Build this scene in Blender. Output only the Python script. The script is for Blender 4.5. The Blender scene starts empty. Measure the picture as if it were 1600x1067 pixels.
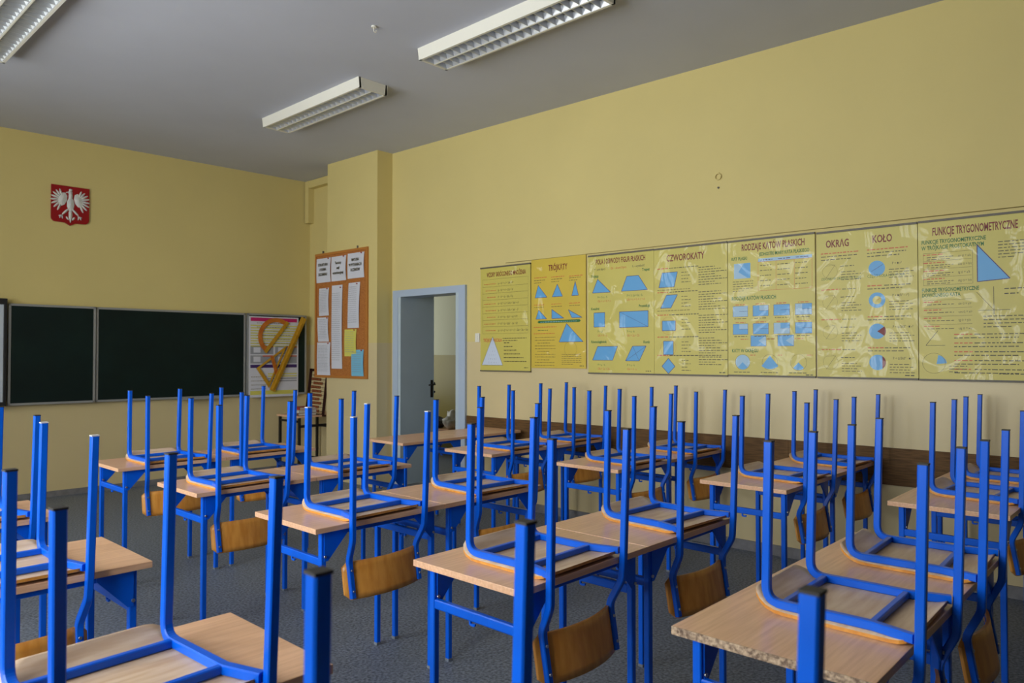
import bpy, bmesh, math, random
from mathutils import Vector, Matrix
random.seed(7)
sc = bpy.context.scene
COL = sc.collection
PI = math.pi
# ------------------------------------------------------------------ camera, world, light
CAMZ = 1.47
cam_d = bpy.data.cameras.new('camera'); cam = bpy.data.objects.new('camera', cam_d); COL.objects.link(cam)
YAW = math.radians(43.04); PITCH = 0.0183
fwd = Vector((math.cos(YAW)*math.cos(PITCH), math.sin(YAW)*math.cos(PITCH), math.sin(PITCH)))
cam.location = (0, 0, CAMZ)
cam.rotation_euler = fwd.to_track_quat('-Z', 'Y').to_euler()
cam_d.sensor_width = 36.0; cam_d.sensor_fit = 'HORIZONTAL'; cam_d.lens = 1152.5/1600*36.0
cam_d.clip_start = 0.05; cam_d.clip_end = 100
cam_d.dof.use_dof = True; cam_d.dof.focus_distance = 3.6; cam_d.dof.aperture_fstop = 5.0
sc.camera = cam
sc.view_settings.view_transform = 'Standard'; sc.view_settings.look = 'None'
sc.view_settings.gamma = 1.0; sc.view_settings.use_curve_mapping = False
sc.view_settings.exposure = 0.1
world = bpy.data.worlds.new('world'); sc.world = world; world.use_nodes = True
bg = world.node_tree.nodes['Background']; bg.inputs[0].default_value = (0.62, 0.75, 0.95, 1); bg.inputs[1].default_value = 0.5
WINDOWS = [(1.0, 2.6), (3.1, 4.7), (5.2, 6.5)]; WIN_Z = (0.95, 3.3); LEFT_X = -1.25
WIN_POWER = [140, 140, 112]
for i, (a, b) in enumerate(WINDOWS):          # daylight at each window opening
    ld = bpy.data.lights.new('window_daylight', 'AREA'); ld.shape = 'RECTANGLE'
    ld.size = WIN_Z[1]-WIN_Z[0]; ld.size_y = b-a; ld.energy = WIN_POWER[i]; ld.color = (0.92, 0.97, 1.0)
    lo = bpy.data.objects.new('window_daylight', ld); COL.objects.link(lo)
    lo.location = (LEFT_X-0.62, (a+b)/2, sum(WIN_Z)/2); lo.rotation_euler = (0, -PI/2, 0)
ld = bpy.data.lights.new('corridor_daylight', 'AREA'); ld.shape = 'RECTANGLE'; ld.size = 1.6; ld.size_y = 2.2
ld.energy = 20; ld.color = (0.97, 1.0, 0.98)
lo = bpy.data.objects.new('corridor_daylight', ld); COL.objects.link(lo)
lo.location = (6.7, 9.6, 1.9); lo.rotation_euler = (math.radians(-90), 0, 0)

# ------------------------------------------------------------------ materials
def s2l(c):
    return tuple(((v/255)/12.92 if v/255 <= 0.04045 else (((v/255)+0.055)/1.055)**2.4) for v in c)
def mat(name, rgb, rough=0.5, metal=0.0, spec=0.5, var=0.0, vscale=6.0, bump=0.0, bscale=40.0, stretch=(1, 1, 1), coat=0.0, rgb2=None, obj_coords=True, emit=None):
    m = bpy.data.materials.new(name); m.use_nodes = True; nt = m.node_tree; b = nt.nodes['Principled BSDF']
    c = s2l(rgb); b.inputs['Base Color'].default_value = (*c, 1); b.inputs['Roughness'].default_value = rough
    b.inputs['Metallic'].default_value = metal; b.inputs['Specular IOR Level'].default_value = spec
    if coat: b.inputs['Coat Weight'].default_value = coat; b.inputs['Coat Roughness'].default_value = 0.12
    if var or rgb2 or bump:
        tc = nt.nodes.new('ShaderNodeTexCoord'); mp = nt.nodes.new('ShaderNodeMapping'); mp.inputs['Scale'].default_value = stretch
        nt.links.new(tc.outputs['Object'], mp.inputs[0])
        src = mp.outputs[0]
        if obj_coords:
            oi = nt.nodes.new('ShaderNodeObjectInfo'); ad = nt.nodes.new('ShaderNodeVectorMath'); ad.operation = 'ADD'
            mu = nt.nodes.new('ShaderNodeVectorMath'); mu.operation = 'SCALE'; mu.inputs['Scale'].default_value = 37.0
            nt.links.new(oi.outputs['Random'], mu.inputs[0]); nt.links.new(src, ad.inputs[0]); nt.links.new(mu.outputs[0], ad.inputs[1]); src = ad.outputs[0]
    if var or rgb2:
        nz = nt.nodes.new('ShaderNodeTexNoise'); nz.inputs['Scale'].default_value = vscale; nz.inputs['Detail'].default_value = 5
        nt.links.new(src, nz.inputs['Vector'])
        mx = nt.nodes.new('ShaderNodeMix'); mx.data_type = 'RGBA'
        c2 = s2l(rgb2) if rgb2 else tuple(v*(1-var) for v in c)
        rp = nt.nodes.new('ShaderNodeValToRGB'); rp.color_ramp.elements[0].position = 0.36; rp.color_ramp.elements[1].position = 0.66
        nt.links.new(nz.outputs['Fac'], rp.inputs[0]); nt.links.new(rp.outputs[0], mx.inputs[0])
        mx.inputs[6].default_value = (*c, 1); mx.inputs[7].default_value = (*c2, 1)
        nt.links.new(mx.outputs[2], b.inputs['Base Color'])
    if bump:
        n2 = nt.nodes.new('ShaderNodeTexNoise'); n2.inputs['Scale'].default_value = bscale; n2.inputs['Detail'].default_value = 4
        bp = nt.nodes.new('ShaderNodeBump'); bp.inputs['Strength'].default_value = bump; bp.inputs['Distance'].default_value = 0.01
        nt.links.new(src, n2.inputs['Vector']); nt.links.new(n2.outputs['Fac'], bp.inputs['Height']); nt.links.new(bp.outputs[0], b.inputs['Normal'])
    return m
def wall_mat(name, up, low, zsplit):
    m = mat(name, up, 0.55, bump=0.12, bscale=9.0, obj_coords=False); nt = m.node_tree; b = nt.nodes['Principled BSDF']
    ge = nt.nodes.new('ShaderNodeNewGeometry'); sp = nt.nodes.new('ShaderNodeSeparateXYZ'); gt = nt.nodes.new('ShaderNodeMath'); gt.operation = 'GREATER_THAN'; gt.inputs[1].default_value = zsplit
    nz = nt.nodes.new('ShaderNodeTexNoise'); nz.inputs['Scale'].default_value = 1.3; nz.inputs['Detail'].default_value = 4
    nt.links.new(ge.outputs['Position'], nz.inputs['Vector']); nt.links.new(ge.outputs['Position'], sp.inputs[0]); nt.links.new(sp.outputs['Z'], gt.inputs[0])
    mx = nt.nodes.new('ShaderNodeMix'); mx.data_type = 'RGBA'; mx.inputs[6].default_value = (*s2l(low), 1); mx.inputs[7].default_value = (*s2l(up), 1)
    nt.links.new(gt.outputs[0], mx.inputs[0])
    hs = nt.nodes.new('ShaderNodeHueSaturation'); mr = nt.nodes.new('ShaderNodeMapRange'); mr.inputs[3].default_value = 0.94; mr.inputs[4].default_value = 1.06
    nt.links.new(nz.outputs['Fac'], mr.inputs[0]); nt.links.new(mr.outputs[0], hs.inputs['Value']); nt.links.new(mx.outputs[2], hs.inputs['Color']); nt.links.new(hs.outputs[0], b.inputs['Base Color'])
    rg = nt.nodes.new('ShaderNodeMapRange'); rg.inputs[3].default_value = 0.38; rg.inputs[4].default_value = 0.75
    nt.links.new(gt.outputs[0], rg.inputs[0]); nt.links.new(rg.outputs[0], b.inputs['Roughness'])
    return m
M = {}
M['wall'] = wall_mat('yellow_wall', (212, 194, 127), (209, 191, 145), 1.605)
M['corr_wall'] = wall_mat('corridor_wall', (208, 208, 180), (150, 138, 70), 1.47)
M['back_wall'] = mat('back_wall_bounce_cut', (58, 44, 32), 0.6, rgb2=(46, 34, 24), vscale=6, stretch=(1, 1, .2), obj_coords=False)  # unseen back wall: dark wood finish added to cut bounce light
M['ceiling'] = mat('ceiling_paint', (196, 198, 208), 0.8, var=0.05, vscale=1.2, obj_coords=False)
M['floor'] = mat('floor_lino', (126, 134, 148), 0.5, rgb2=(68, 76, 88), vscale=70.0, bump=0.05, bscale=120, obj_coords=False)
M['skirt'] = mat('grey_skirting', (128, 126, 128), 0.5, var=0.3, vscale=14, obj_coords=False)
M['dark_skirt'] = mat('dark_skirting', (48, 44, 44), 0.6, var=0.4, vscale=20)
M['wainscot'] = mat('brown_panel', (110, 80, 46), 0.6, spec=0.2, rgb2=(82, 58, 32), vscale=9, stretch=(1.2, 1, 14), obj_coords=False)
M['blue'] = mat('blue_paint', (0, 95, 222), 0.32, spec=0.35, var=0.10, vscale=9)
M['beech'] = mat('beech_laminate', (230, 184, 148), 0.3, rgb2=(214, 166, 130), vscale=7.0, stretch=(0.7, 14, 14))
M['chip'] = mat('chipboard_edge', (196, 170, 142), 0.8, rgb2=(110, 88, 72), vscale=110, bump=0.4, bscale=120)
M['ply'] = mat('plywood_seat', (218, 192, 164), 0.45, rgb2=(198, 164, 132), vscale=5, stretch=(1.2, 8, 8))
M['backply'] = mat('plywood_back', (222, 154, 68), 0.35, rgb2=(204, 132, 50), vscale=5, stretch=(8, 8, 1.2))
M['cap'] = mat('black_plastic_cap', (44, 42, 42), 0.6)
M['cap_pale'] = mat('pale_plastic_cap', (200, 200, 205), 0.5)
M['cap_grey'] = mat('grey_plastic_foot', (120, 126, 136), 0.5)
M['steel'] = mat('steel_bolt', (190, 190, 195), 0.3, metal=1.0)
M['board'] = mat('green_chalkboard', (13, 33, 29), 0.5, spec=0.25, rgb2=(10, 26, 23), vscale=2.5)
M['alu'] = mat('aluminium_frame', (160, 160, 158), 0.42, metal=0.3)
M['white'] = mat('white_enamel', (226, 222, 208), 0.45)
M['paper'] = mat('white_paper', (214, 214, 222), 0.8, var=0.05)
M['paper_y'] = mat('yellow_paper', (214, 206, 96), 0.8)
M['paper_b'] = mat('blue_paper', (120, 186, 214), 0.8)
M['cork'] = mat('cork', (186, 118, 54), 0.85, rgb2=(156, 92, 36), vscale=90, bump=0.2, bscale=120)
M['cork_frame'] = mat('cork_board_frame', (182, 116, 48), 0.5)
M['poster'] = mat('poster_paper', (204, 190, 92), 0.45, var=0.06, vscale=3)
M['poster_y'] = mat('poster_paper_warm', (210, 182, 64), 0.45, var=0.06, vscale=3)
M['p_red'] = mat('print_dark_red', (118, 14, 12), 0.5)
M['p_or'] = mat('print_orange_red', (200, 92, 52), 0.5)
M['p_blue'] = mat('print_blue', (92, 162, 214), 0.45)
M['p_lblue'] = mat('print_light_blue', (156, 190, 214), 0.45)
M['p_pale'] = mat('print_pale_blue', (198, 208, 224), 0.45)
M['p_green'] = mat('print_green', (30, 104, 44), 0.5)
M['p_black'] = mat('print_black', (68, 62, 42), 0.5)
M['p_line'] = mat('print_line', (120, 106, 52), 0.5)
M['p_pink'] = mat('print_magenta', (196, 30, 104), 0.5)
M['p_purple'] = mat('print_purple', (66, 40, 104), 0.5)
M['p_grey'] = mat('print_grey', (150, 152, 158), 0.5)
M['rail'] = mat('dark_hanging_rail', (96, 88, 74), 0.5)
M['wire'] = mat('hanging_wire', (150, 128, 72), 0.5)
M['door'] = mat('grey_door_paint', (184, 198, 206), 0.4, var=0.05, vscale=3)
M['frame'] = mat('door_frame_paint', (172, 186, 204), 0.4)
M['black'] = mat('black_metal', (24, 22, 22), 0.5)
M['dkbrown'] = mat('dark_stained_wood', (46, 22, 14), 0.75, spec=0.1)
M['bead'] = mat('brown_wooden_bead', (150, 78, 34), 0.4, var=0.3, vscale=30)
M['ruler'] = mat('yellow_wood', (206, 158, 42), 0.4, rgb2=(186, 134, 30), vscale=8, stretch=(8, 8, 1))
M['orange'] = mat('orange_wood', (208, 124, 44), 0.4, rgb2=(184, 98, 28), vscale=12)
M['book_r'] = mat('red_book_cover', (160, 52, 44), 0.5)
M['book_w'] = mat('book_pages', (206, 200, 186), 0.8)
M['book_b'] = mat('brown_book_cover', (120, 80, 60), 0.5)
M['red'] = mat('red_shield', (150, 10, 14), 0.35, spec=0.4)
M['silver'] = mat('silver_white_relief', (214, 214, 210), 0.4)
M['louvre'] = mat('mirror_louvre', (222, 225, 230), 0.3, metal=0.8)
M['tube'] = mat('lamp_tube', (220, 222, 222), 0.3)
M['wb'] = mat('whiteboard_surface', (196, 204, 214), 0.25)
M['bag_w'] = mat('white_plastic_bag', (206, 204, 196), 0.4, var=0.25, vscale=14, bump=0.8, bscale=16)
M['bag_k'] = mat('black_bag', (18, 18, 20), 0.6, bump=0.6, bscale=14)
def laminate(m, weight=0.22):
    # clear, slightly crumpled plastic lamination over the printed sheet
    nt = m.node_tree; b = nt.nodes['Principled BSDF']; b.inputs['Coat Weight'].default_value = weight; b.inputs['Coat Roughness'].default_value = 0.05
    ge = nt.nodes.new('ShaderNodeNewGeometry'); nz = nt.nodes.new('ShaderNodeTexNoise'); nz.inputs['Scale'].default_value = 2.6; nz.inputs['Detail'].default_value = 1.2; nz.inputs['Distortion'].default_value = 0.4
    bp = nt.nodes.new('ShaderNodeBump'); bp.inputs['Strength'].default_value = 1.0; bp.inputs['Distance'].default_value = 0.15
    nt.links.new(ge.outputs['Position'], nz.inputs['Vector']); nt.links.new(nz.outputs['Fac'], bp.inputs['Height']); nt.links.new(bp.outputs[0], b.inputs['Coat Normal'])
for k in ('poster', 'poster_y', 'p_red', 'p_or', 'p_blue', 'p_lblue', 'p_pale', 'p_green', 'p_black', 'p_line', 'p_purple'): laminate(M[k])

# ------------------------------------------------------------------ helpers
def box(bm, x0, x1, y0, y1, z0, z1, mi=0, bev=0.0):
    v = [bm.verts.new(p) for p in ((x0,y0,z0),(x1,y0,z0),(x1,y1,z0),(x0,y1,z0),(x0,y0,z1),(x1,y0,z1),(x1,y1,z1),(x0,y1,z1))]
    fs = [bm.faces.new([v[i] for i in f]) for f in ((0,3,2,1),(4,5,6,7),(0,1,5,4),(1,2,6,5),(2,3,7,6),(3,0,4,7))]
    for f in fs: f.material_index = mi
    if bev:
        es = list({e for f in fs for e in f.edges}); bmesh.ops.bevel(bm, geom=es, offset=bev, segments=2, profile=0.6, affect='EDGES')
    return v
def prism(bm, pts, h0, h1, axis='z', mi=0):
    """outline pts (2D) extruded from h0 to h1 along axis; axis 'y': pts are (x,z)"""
    def P(p, h): return (p[0], p[1], h) if axis == 'z' else ((p[0], h, p[1]) if axis == 'y' else (h, p[0], p[1]))
    a = [bm.verts.new(P(p, h0)) for p in pts]; b = [bm.verts.new(P(p, h1)) for p in pts]; n = len(pts)
    fs = [bm.faces.new(a), bm.faces.new(b[::-1])] + [bm.faces.new((a[i], b[i], b[(i+1) % n], a[(i+1) % n])) for i in range(n)]
    for f in fs: f.material_index = mi
    return fs
def cyl(bm, p0, p1, r, n=10, r2=None, mi=0):
    p0, p1 = Vector(p0), Vector(p1); d = (p1-p0).normalized(); u = d.orthogonal().normalized(); w = d.cross(u); r2 = r if r2 is None else r2
    a = [bm.verts.new(p0+(u*math.cos(t)+w*math.sin(t))*r) for t in [2*PI*i/n for i in range(n)]]
    b = [bm.verts.new(p1+(u*math.cos(t)+w*math.sin(t))*r2) for t in [2*PI*i/n for i in range(n)]]
    fs = [bm.faces.new(a[::-1]), bm.faces.new(b)] + [bm.faces.new((a[i], a[(i+1) % n], b[(i+1) % n], b[i])) for i in range(n)]
    for f in fs: f.material_index = mi; f.smooth = len(f.verts) == 4
def fillet(pts, r, n=5):
    out = [Vector(pts[0])]
    for i in range(1, len(pts)-1):
        p, a, b = Vector(pts[i]), Vector(pts[i-1]), Vector(pts[i+1]); u = (a-p).normalized(); w = (b-p).normalized()
        ang = u.angle(w); rr = r[i-1] if isinstance(r, (list, tuple)) else r
        if ang > PI-0.02: out.append(p); continue
        t = min(rr/math.tan(ang/2), (a-p).length*0.48, (b-p).length*0.48)
        q0, q1 = p+u*t, p+w*t
        for k in range(n+1):
            s = k/n; out.append((q0*(1-s)+p*s)*(1-s)+(p*(1-s)+q1*s)*s)
    out.append(Vector(pts[-1])); return out
def tube(bm, pts, hx, hy, side=(1, 0, 0), cap=True):
    """rectangular section swept along pts; side = reference direction of the section's first axis"""
    pts = [Vector(p) for p in pts]; side = Vector(side); rings = []
    c = 0.25
    for i, p in enumerate(pts):
        d = ((pts[min(i+1, len(pts)-1)]-pts[max(i-1, 0)])).normalized()
        w = d.cross(side).normalized(); s = w.cross(d).normalized()
        o = [(-1, -1+c), (-1+c, -1), (1-c, -1), (1, -1+c), (1, 1-c), (1-c, 1), (-1+c, 1), (-1, 1-c)]
        rings.append([bm.verts.new(p+s*(hx*a)+w*(hy*b)) for a, b in o])
    n = 8
    for r0, r1 in zip(rings, rings[1:]):
        for i in range(n): bm.faces.new((r0[i], r0[(i+1) % n], r1[(i+1) % n], r1[i]))
    if cap: bm.faces.new(rings[0][::-1]); bm.faces.new(rings[-1])
def obj(name, bm, m, parent=None, smooth=False, loc=None):
    bmesh.ops.recalc_face_normals(bm, faces=bm.faces)
    me = bpy.data.meshes.new(name); bm.to_mesh(me); bm.free()
    for x in (m if isinstance(m, (list, tuple)) else [m]): me.materials.append(M[x])
    if smooth:
        for p in me.polygons: p.use_smooth = True
    o = bpy.data.objects.new(name, me); COL.objects.link(o)
    if parent: o.parent = parent
    if loc: o.location = loc
    return o
def NB(): return bmesh.new()
def thing(name, label, cat, loc=(0, 0, 0), rotz=0, group=None):
    o = bpy.data.objects.new(name, None); o.empty_display_size = 0.1; COL.objects.link(o); o.location = loc; o.rotation_euler = (0, 0, rotz)
    return tag(o, label, cat, group)
def tag(o, label, cat, group=None):
    o['label'] = label; o['category'] = cat
    if group: o['group'] = group
    return o
def struct(o): o['kind'] = 'structure'; return o
def dup(root, loc, rotz, label, group=None):
    r = root.copy(); COL.objects.link(r); r.location = loc; r.rotation_euler = (0, 0, rotz); r['label'] = label
    if group: r['group'] = group
    for ch in list(root.children):
        c = ch.copy(); COL.objects.link(c); c.parent = r
        for g in list(ch.children):
            d = g.copy(); COL.objects.link(d); d.parent = c
    return r
# frames of the two long walls: local x to the viewer's right, -y into the room, z up
WR, WT = 5.38, 0.032
def rw(u, n=0.0): return (WR-WT*u-n, u-WT*n)
RW_ROT = -PI/2+math.atan(WT)
FT = 0.04
def fw(x, n=0.0): return (x-FT*n, 8.828-FT*x-n)
FW_ROT = -math.atan(FT)
CEIL = 3.755
# ------------------------------------------------------------------ setting
b = NB(); box(b, -2.0, 9.2, -4.6, 10.2, -0.1, 0.0); struct(obj('floor', b, 'floor'))
b = NB(); box(b, -2.0, 9.2, -4.6, 10.2, CEIL, CEIL+0.1); struct(obj('ceiling', b, 'ceiling'))
b = NB(); prism(b, [fw(-1.7), fw(5.75), fw(5.75, -0.2), fw(-1.7, -0.2)], 0, CEIL); struct(obj('wall_front', b, 'wall'))
b = NB()
D0, D1, DH = 5.53, 6.60, 2.155                           # door opening in the right wall
prism(b, [rw(-4.5), rw(D0), rw(D0, -0.2), rw(-4.5, -0.2)], 0, CEIL)
prism(b, [rw(D0), rw(D1), rw(D1, -0.2), rw(D0, -0.2)], DH, CEIL)
prism(b, [rw(D1), rw(6.9), rw(6.9, -0.2), rw(D1, -0.2)], 0, CEIL)
struct(obj('wall_right', b, 'wall'))
b = NB(); prism(b, [(5.30, 7.3), (5.30, 8.7), (5.5, 8.7), (5.5, 7.3)], 0, CEIL); struct(obj('wall_right_recess', b, 'wall'))
b = NB(); prism(b, [(4.957, 6.68), (5.40, 6.68), (5.40, 7.63), (4.93, 7.63)], 0, CEIL); struct(obj('wall_pilaster', b, 'wall'))
b = NB(); box(b, -1.8, 5.75, -2.2, -2.0, 0, CEIL); struct(obj('wall_back', b, 'back_wall'))
b = NB(); X0, X1 = LEFT_X-0.60, LEFT_X
ys = [-4.6]+[v for w in WINDOWS for v in w]+[9.2]
for i in range(0, len(ys), 2): box(b, X0, X1, ys[i], ys[i+1], 0, CEIL)
for a, c in WINDOWS: box(b, X0, X1, a, c, 0, WIN_Z[0]); box(b, X0, X1, a, c, WIN_Z[1], CEIL)
struct(obj('wall_left', b, 'wall'))
for i, (a, c) in enumerate(WINDOWS):
    w = bpy.data.objects.new('window_%d' % (i+1), None); COL.objects.link(w); w.location = (LEFT_X-0.45, (a+c)/2, WIN_Z[0]); struct(w)
    hw = (c-a)/2; hh = WIN_Z[1]-WIN_Z[0]
    b = NB()
    for y0, y1, z0, z1 in ((-hw, -hw+0.07, 0, hh), (hw-0.07, hw, 0, hh), (-hw, hw, 0, 0.07), (-hw, hw, hh-0.07, hh), (-0.04, 0.04, 0, hh), (-hw, hw, hh*0.66, hh*0.66+0.07)): box(b, -0.03, 0.03, y0, y1, z0, z1)
    obj('window_frame', b, 'white', w)
    b = NB(); box(b, 0.0, 0.52, -hw-0.0, hw, -0.04, 0.0); obj('window_sill', b, 'white', w)
# corridor beyond the door
b = NB(); box(b, 7.55, 7.7, 4.2, 10.2, 0, CEIL); box(b, 5.6, 7.6, 10.0, 10.2, 0, CEIL); box(b, 5.45, 7.6, 4.0, 4.2, 0, CEIL); struct(obj('wall_corridor', b, 'corr_wall'))
# skirting, wainscot, trunking
b = NB(); prism(b, [rw(-4.4, 0.015), rw(5.47, 0.015), rw(5.47), rw(-4.4)], 0, 0.075); struct(obj('baseboard_right', b, 'skirt'))
b = NB(); prism(b, [fw(-1.2, 0.015), fw(5.28, 0.015), fw(5.28), fw(-1.2)], 0, 0.06); struct(obj('baseboard_front', b, 'skirt'))
b = NB(); box(b, 5.285, 5.30, 7.63, 8.6, 0, 0.15); struct(obj('baseboard_recess', b, 'dark_skirt'))
b = NB()
us = [-4.4, -1.8, 0.2, 2.2, 4.2, 5.486]
for a, c in zip(us, us[1:]): prism(b, [rw(a+0.001, 0.014), rw(c-0.001, 0.014), rw(c-0.001), rw(a+0.001)], 0.605, 0.852)
struct(obj('trim_1', b, 'wainscot'))
b = NB(); box(b, 5.215, 5.30, 8.52, 8.60, 3.20, CEIL-0.005); struct(obj('trim_2', b, 'wall'))
b = NB(); box(b, 5.22, 5.30, 7.60, 8.52, 3.655, CEIL-0.005); struct(obj('trim_3', b, 'wall'))
# door frame and leaf (opens into the corridor)
dr = bpy.data.objects.new('door_1', None); COL.objects.link(dr); struct(dr); p = rw(6.60); dr.location = (p[0], p[1], 0); dr.rotation_euler = (0, 0, RW_ROT)
b = NB(); L = 1.07
box(b, -0.035, 0.055, -0.03, 0.21, 0, 2.19); box(b, L-0.055, L+0.04, -0.03, 0.21, 0, 2.19); box(b, 0.055, L-0.055, -0.03, 0.21, 2.115, 2.19)
obj('door_frame', b, 'frame', dr)
def leaf(x, s, ang, handle):
    b = NB(); box(b, min(0, s*.042), max(0, s*.042), 0.0, 0.52, 0.022, 2.19); lf = obj('door_leaf', b, 'door', dr); lf.location = (x, -0.028, 0); lf.rotation_euler = (0, 0, math.radians(ang))
    if handle:
        b = NB(); box(b, s*.042, s*.048, 0.465, 0.50, 0.98, 1.18); cyl(b, (s*.045, 0.485, 1.13), (s*.095, 0.485, 1.13), 0.009); cyl(b, (s*.095, 0.49, 1.13), (s*.095, 0.39, 1.125), 0.009); obj('door_handle', b, 'black', lf)
        b = NB(); box(b, s*.01, s*.032, 0.52, 0.526, 0.96, 1.20); cyl(b, (s*.022, 0.52, 1.14), (s*.022, 0.55, 1.14), 0.014); cyl(b, (s*.022, 0.52, 1.04), (s*.022, 0.55, 1.04), 0.014); obj('door_lock', b, 'black', lf)
leaf(0.057, 1, 2, True); leaf(L-0.057, -1, -2, False)
b = NB(); box(b, 0.0, L, -0.02, 0.22, 0, 0.02); obj('door_threshold', b, 'skirt', dr)

# ------------------------------------------------------------------ print helpers (flat print on posters and papers)
TXT = []
def text_meshes(items):
    """items: (string, x, z, size, xscale, align, material key) -> list of (mesh, key)"""
    os_ = []
    for s, x, z, size, xs, al, key, bold in items:
        cu = bpy.data.curves.new('lettering', 'FONT'); cu.body = s; cu.size = size; cu.align_x = al; cu.offset = bold; cu.resolution_u = 2
        o = bpy.data.objects.new('lettering', cu); COL.objects.link(o); o.matrix_world = Matrix.Translation((x, 0, z)) @ Matrix.Rotation(PI/2, 4, 'X') @ Matrix.Diagonal((xs, 1, 1, 1))
        os_.append((o, key))
    bpy.context.view_layer.update(); dg = bpy.context.evaluated_depsgraph_get(); out = []
    for o, key in os_:
        me = bpy.data.meshes.new_from_object(o.evaluated_get(dg)); me.transform(o.matrix_world); out.append((me, key))
        cu = o.data; bpy.data.objects.remove(o); bpy.data.curves.remove(cu)
    return out
class Print:
    FIG = {'p_blue': 'printed_figure', 'p_lblue': 'printed_figure', 'p_pale': 'printed_figure', 'p_pink': 'printed_band'}
    def __init__(s): s.by = {}; s.txt = []; s.n = 0
    def bm(s, k): return s.by.setdefault(k, bmesh.new())
    def poly(s, pts, k, y=0.0, own=None):
        if own is None: own = k in s.FIG and max(abs(pts[0][0]-q[0])+abs(pts[0][1]-q[1]) for q in pts) > .03
        if own: s.n += 1; k = (k, s.n)      # a figure large enough to pick out is a part of its own
        b = s.bm(k); b.faces.new([b.verts.new((x, y, z)) for x, z in pts])
    def rect(s, x0, x1, z0, z1, k, y=0.0): s.poly([(x0, z0), (x1, z0), (x1, z1), (x0, z1)], k, y)
    def line(s, a, c, w, k, y=-0.0002):
        a, c = Vector(a), Vector(c); d = (c-a).normalized(); n = Vector((-d.y, d.x))*w/2
        s.poly([tuple(a+n), tuple(a-n), tuple(c-n), tuple(c+n)], k, y, False)
    def outline(s, pts, w, k):
        for i in range(len(pts)): s.line(pts[i], pts[(i+1) % len(pts)], w, k)
    def fig(s, pts, k='p_blue', w=0.004, ok='p_purple'):
        s.poly(pts, k); s.outline(pts, w, ok)
    def disc(s, cx, cz, r, k, a0=0, a1=2*PI, y=0.0, n=28):
        pts = [(cx+r*math.cos(a0+(a1-a0)*i/n), cz+r*math.sin(a0+(a1-a0)*i/n)) for i in range(n+(0 if a1-a0 > 6.28 else 1))]
        if a1-a0 < 6.28: pts = [(cx, cz)]+pts
        s.poly(pts, k, y, True)
    def ring(s, cx, cz, r, w, k, y=-0.0001, n=28):
        b = s.bm(k); vs = []
        for i in range(n):
            a = 2*PI*i/n; vs.append((b.verts.new((cx+(r-w/2)*math.cos(a), y, cz+(r-w/2)*math.sin(a))), b.verts.new((cx+(r+w/2)*math.cos(a), y, cz+(r+w/2)*math.sin(a)))))
        for i in range(n): p, q = vs[i], vs[(i+1) % n]; b.faces.new((p[0], p[1], q[1], q[0]))
    def words(s, x, z, length, h, k, seed=0):
        """one line of small print as broken word-length strokes"""
        rnd = random.Random(seed+int(x*1000)+int(z*7777)); e = x+length
        while x < e-0.004:
            w = min(rnd.uniform(0.010, 0.034), e-x); s.poly([(x, z), (x+w, z), (x+w, z+h*.7), (x, z+h*.7)], k, -0.0001, False); x += w+0.007
    def para(s, x, z, length, n, lead, h, k):
        for i in range(n): s.words(x, z-i*lead, length*(1 if i < n-1 else 0.6), h, k, i)
    def text(s, t, x, z, size, k, xs=0.8, al='LEFT', bold=0.0): s.txt.append((t, x, z, size, xs, al, k, bold))
    def build(s, parent, y, names):
        for me, k in text_meshes(s.txt):
            s.bm(k).from_mesh(me); bpy.data.meshes.remove(me)
        for k, b in s.by.items():
            own = isinstance(k, tuple); key = k[0] if own else k
            me = bpy.data.meshes.new('print'); b.to_mesh(me); b.free(); me.materials.append(M[key])
            o = bpy.data.objects.new('printed_figure' if own else names.get(key, 'print_panels'), me); COL.objects.link(o); o.parent = parent; o.location = (0, y, 0)
            if not own: o['kind'] = 'stuff'
PN = {'p_red': 'print_title', 'p_or': 'print_red_text', 'p_blue': 'print_figures', 'p_lblue': 'print_light_figures', 'p_pale': 'print_pale_figure', 'p_green': 'print_green_heading', 'p_black': 'print_text', 'p_line': 'print_lines', 'p_purple': 'print_outlines', 'p_pink': 'print_pink_band', 'p_grey': 'print_grey_panels'}
def sheet(name, w, h, parent, m, t=0.003, y=-0.012, curl=0.0):
    b = NB(); n = 10
    def yy(i): s = i/n; return y-curl*(max(0, s-0.82)/0.18)**2
    f = [[b.verts.new((w*i/n, yy(i)-dy, z)) for z in (0, h)] for dy in (t, 0) for i in range(n+1)]
    A, B = f[:n+1], f[n+1:]
    for i in range(n):
        b.faces.new((A[i][0], A[i+1][0], A[i+1][1], A[i][1])); b.faces.new((B[i][1], B[i+1][1], B[i+1][0], B[i][0]))
        b.faces.new((A[i][1], A[i+1][1], B[i+1][1], B[i][1])); b.faces.new((A[i+1][0], A[i][0], B[i][0], B[i+1][0]))
    b.faces.new((A[0][0], A[0][1], B[0][1], B[0][0])); b.faces.new((A[n][1], A[n][0], B[n][0], B[n][1]))
    return obj(name, b, m, parent)
def poster(u0, u1, z0, z1, label, m='poster', curl=0.0, rail=True):
    x, y = rw(u0); t = thing('math_poster', label, 'poster', (x, y, z0), RW_ROT, 'row of yellow geometry posters')
    w, h = u0-u1, z1-z0
    sheet('poster_sheet', w, h, t, m, curl=curl)
    if rail:
        b = NB(); box(b, 0, w, -0.022, -0.004, h-0.004, h+0.010); obj('hanging_rail', b, 'rail', t)
        b = NB(); box(b, 0, w, -0.022, -0.004, -0.008, 0.004); obj('bottom_rail', b, 'rail', t)
    return t, Print(), w, h
PY = -0.0153
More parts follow.
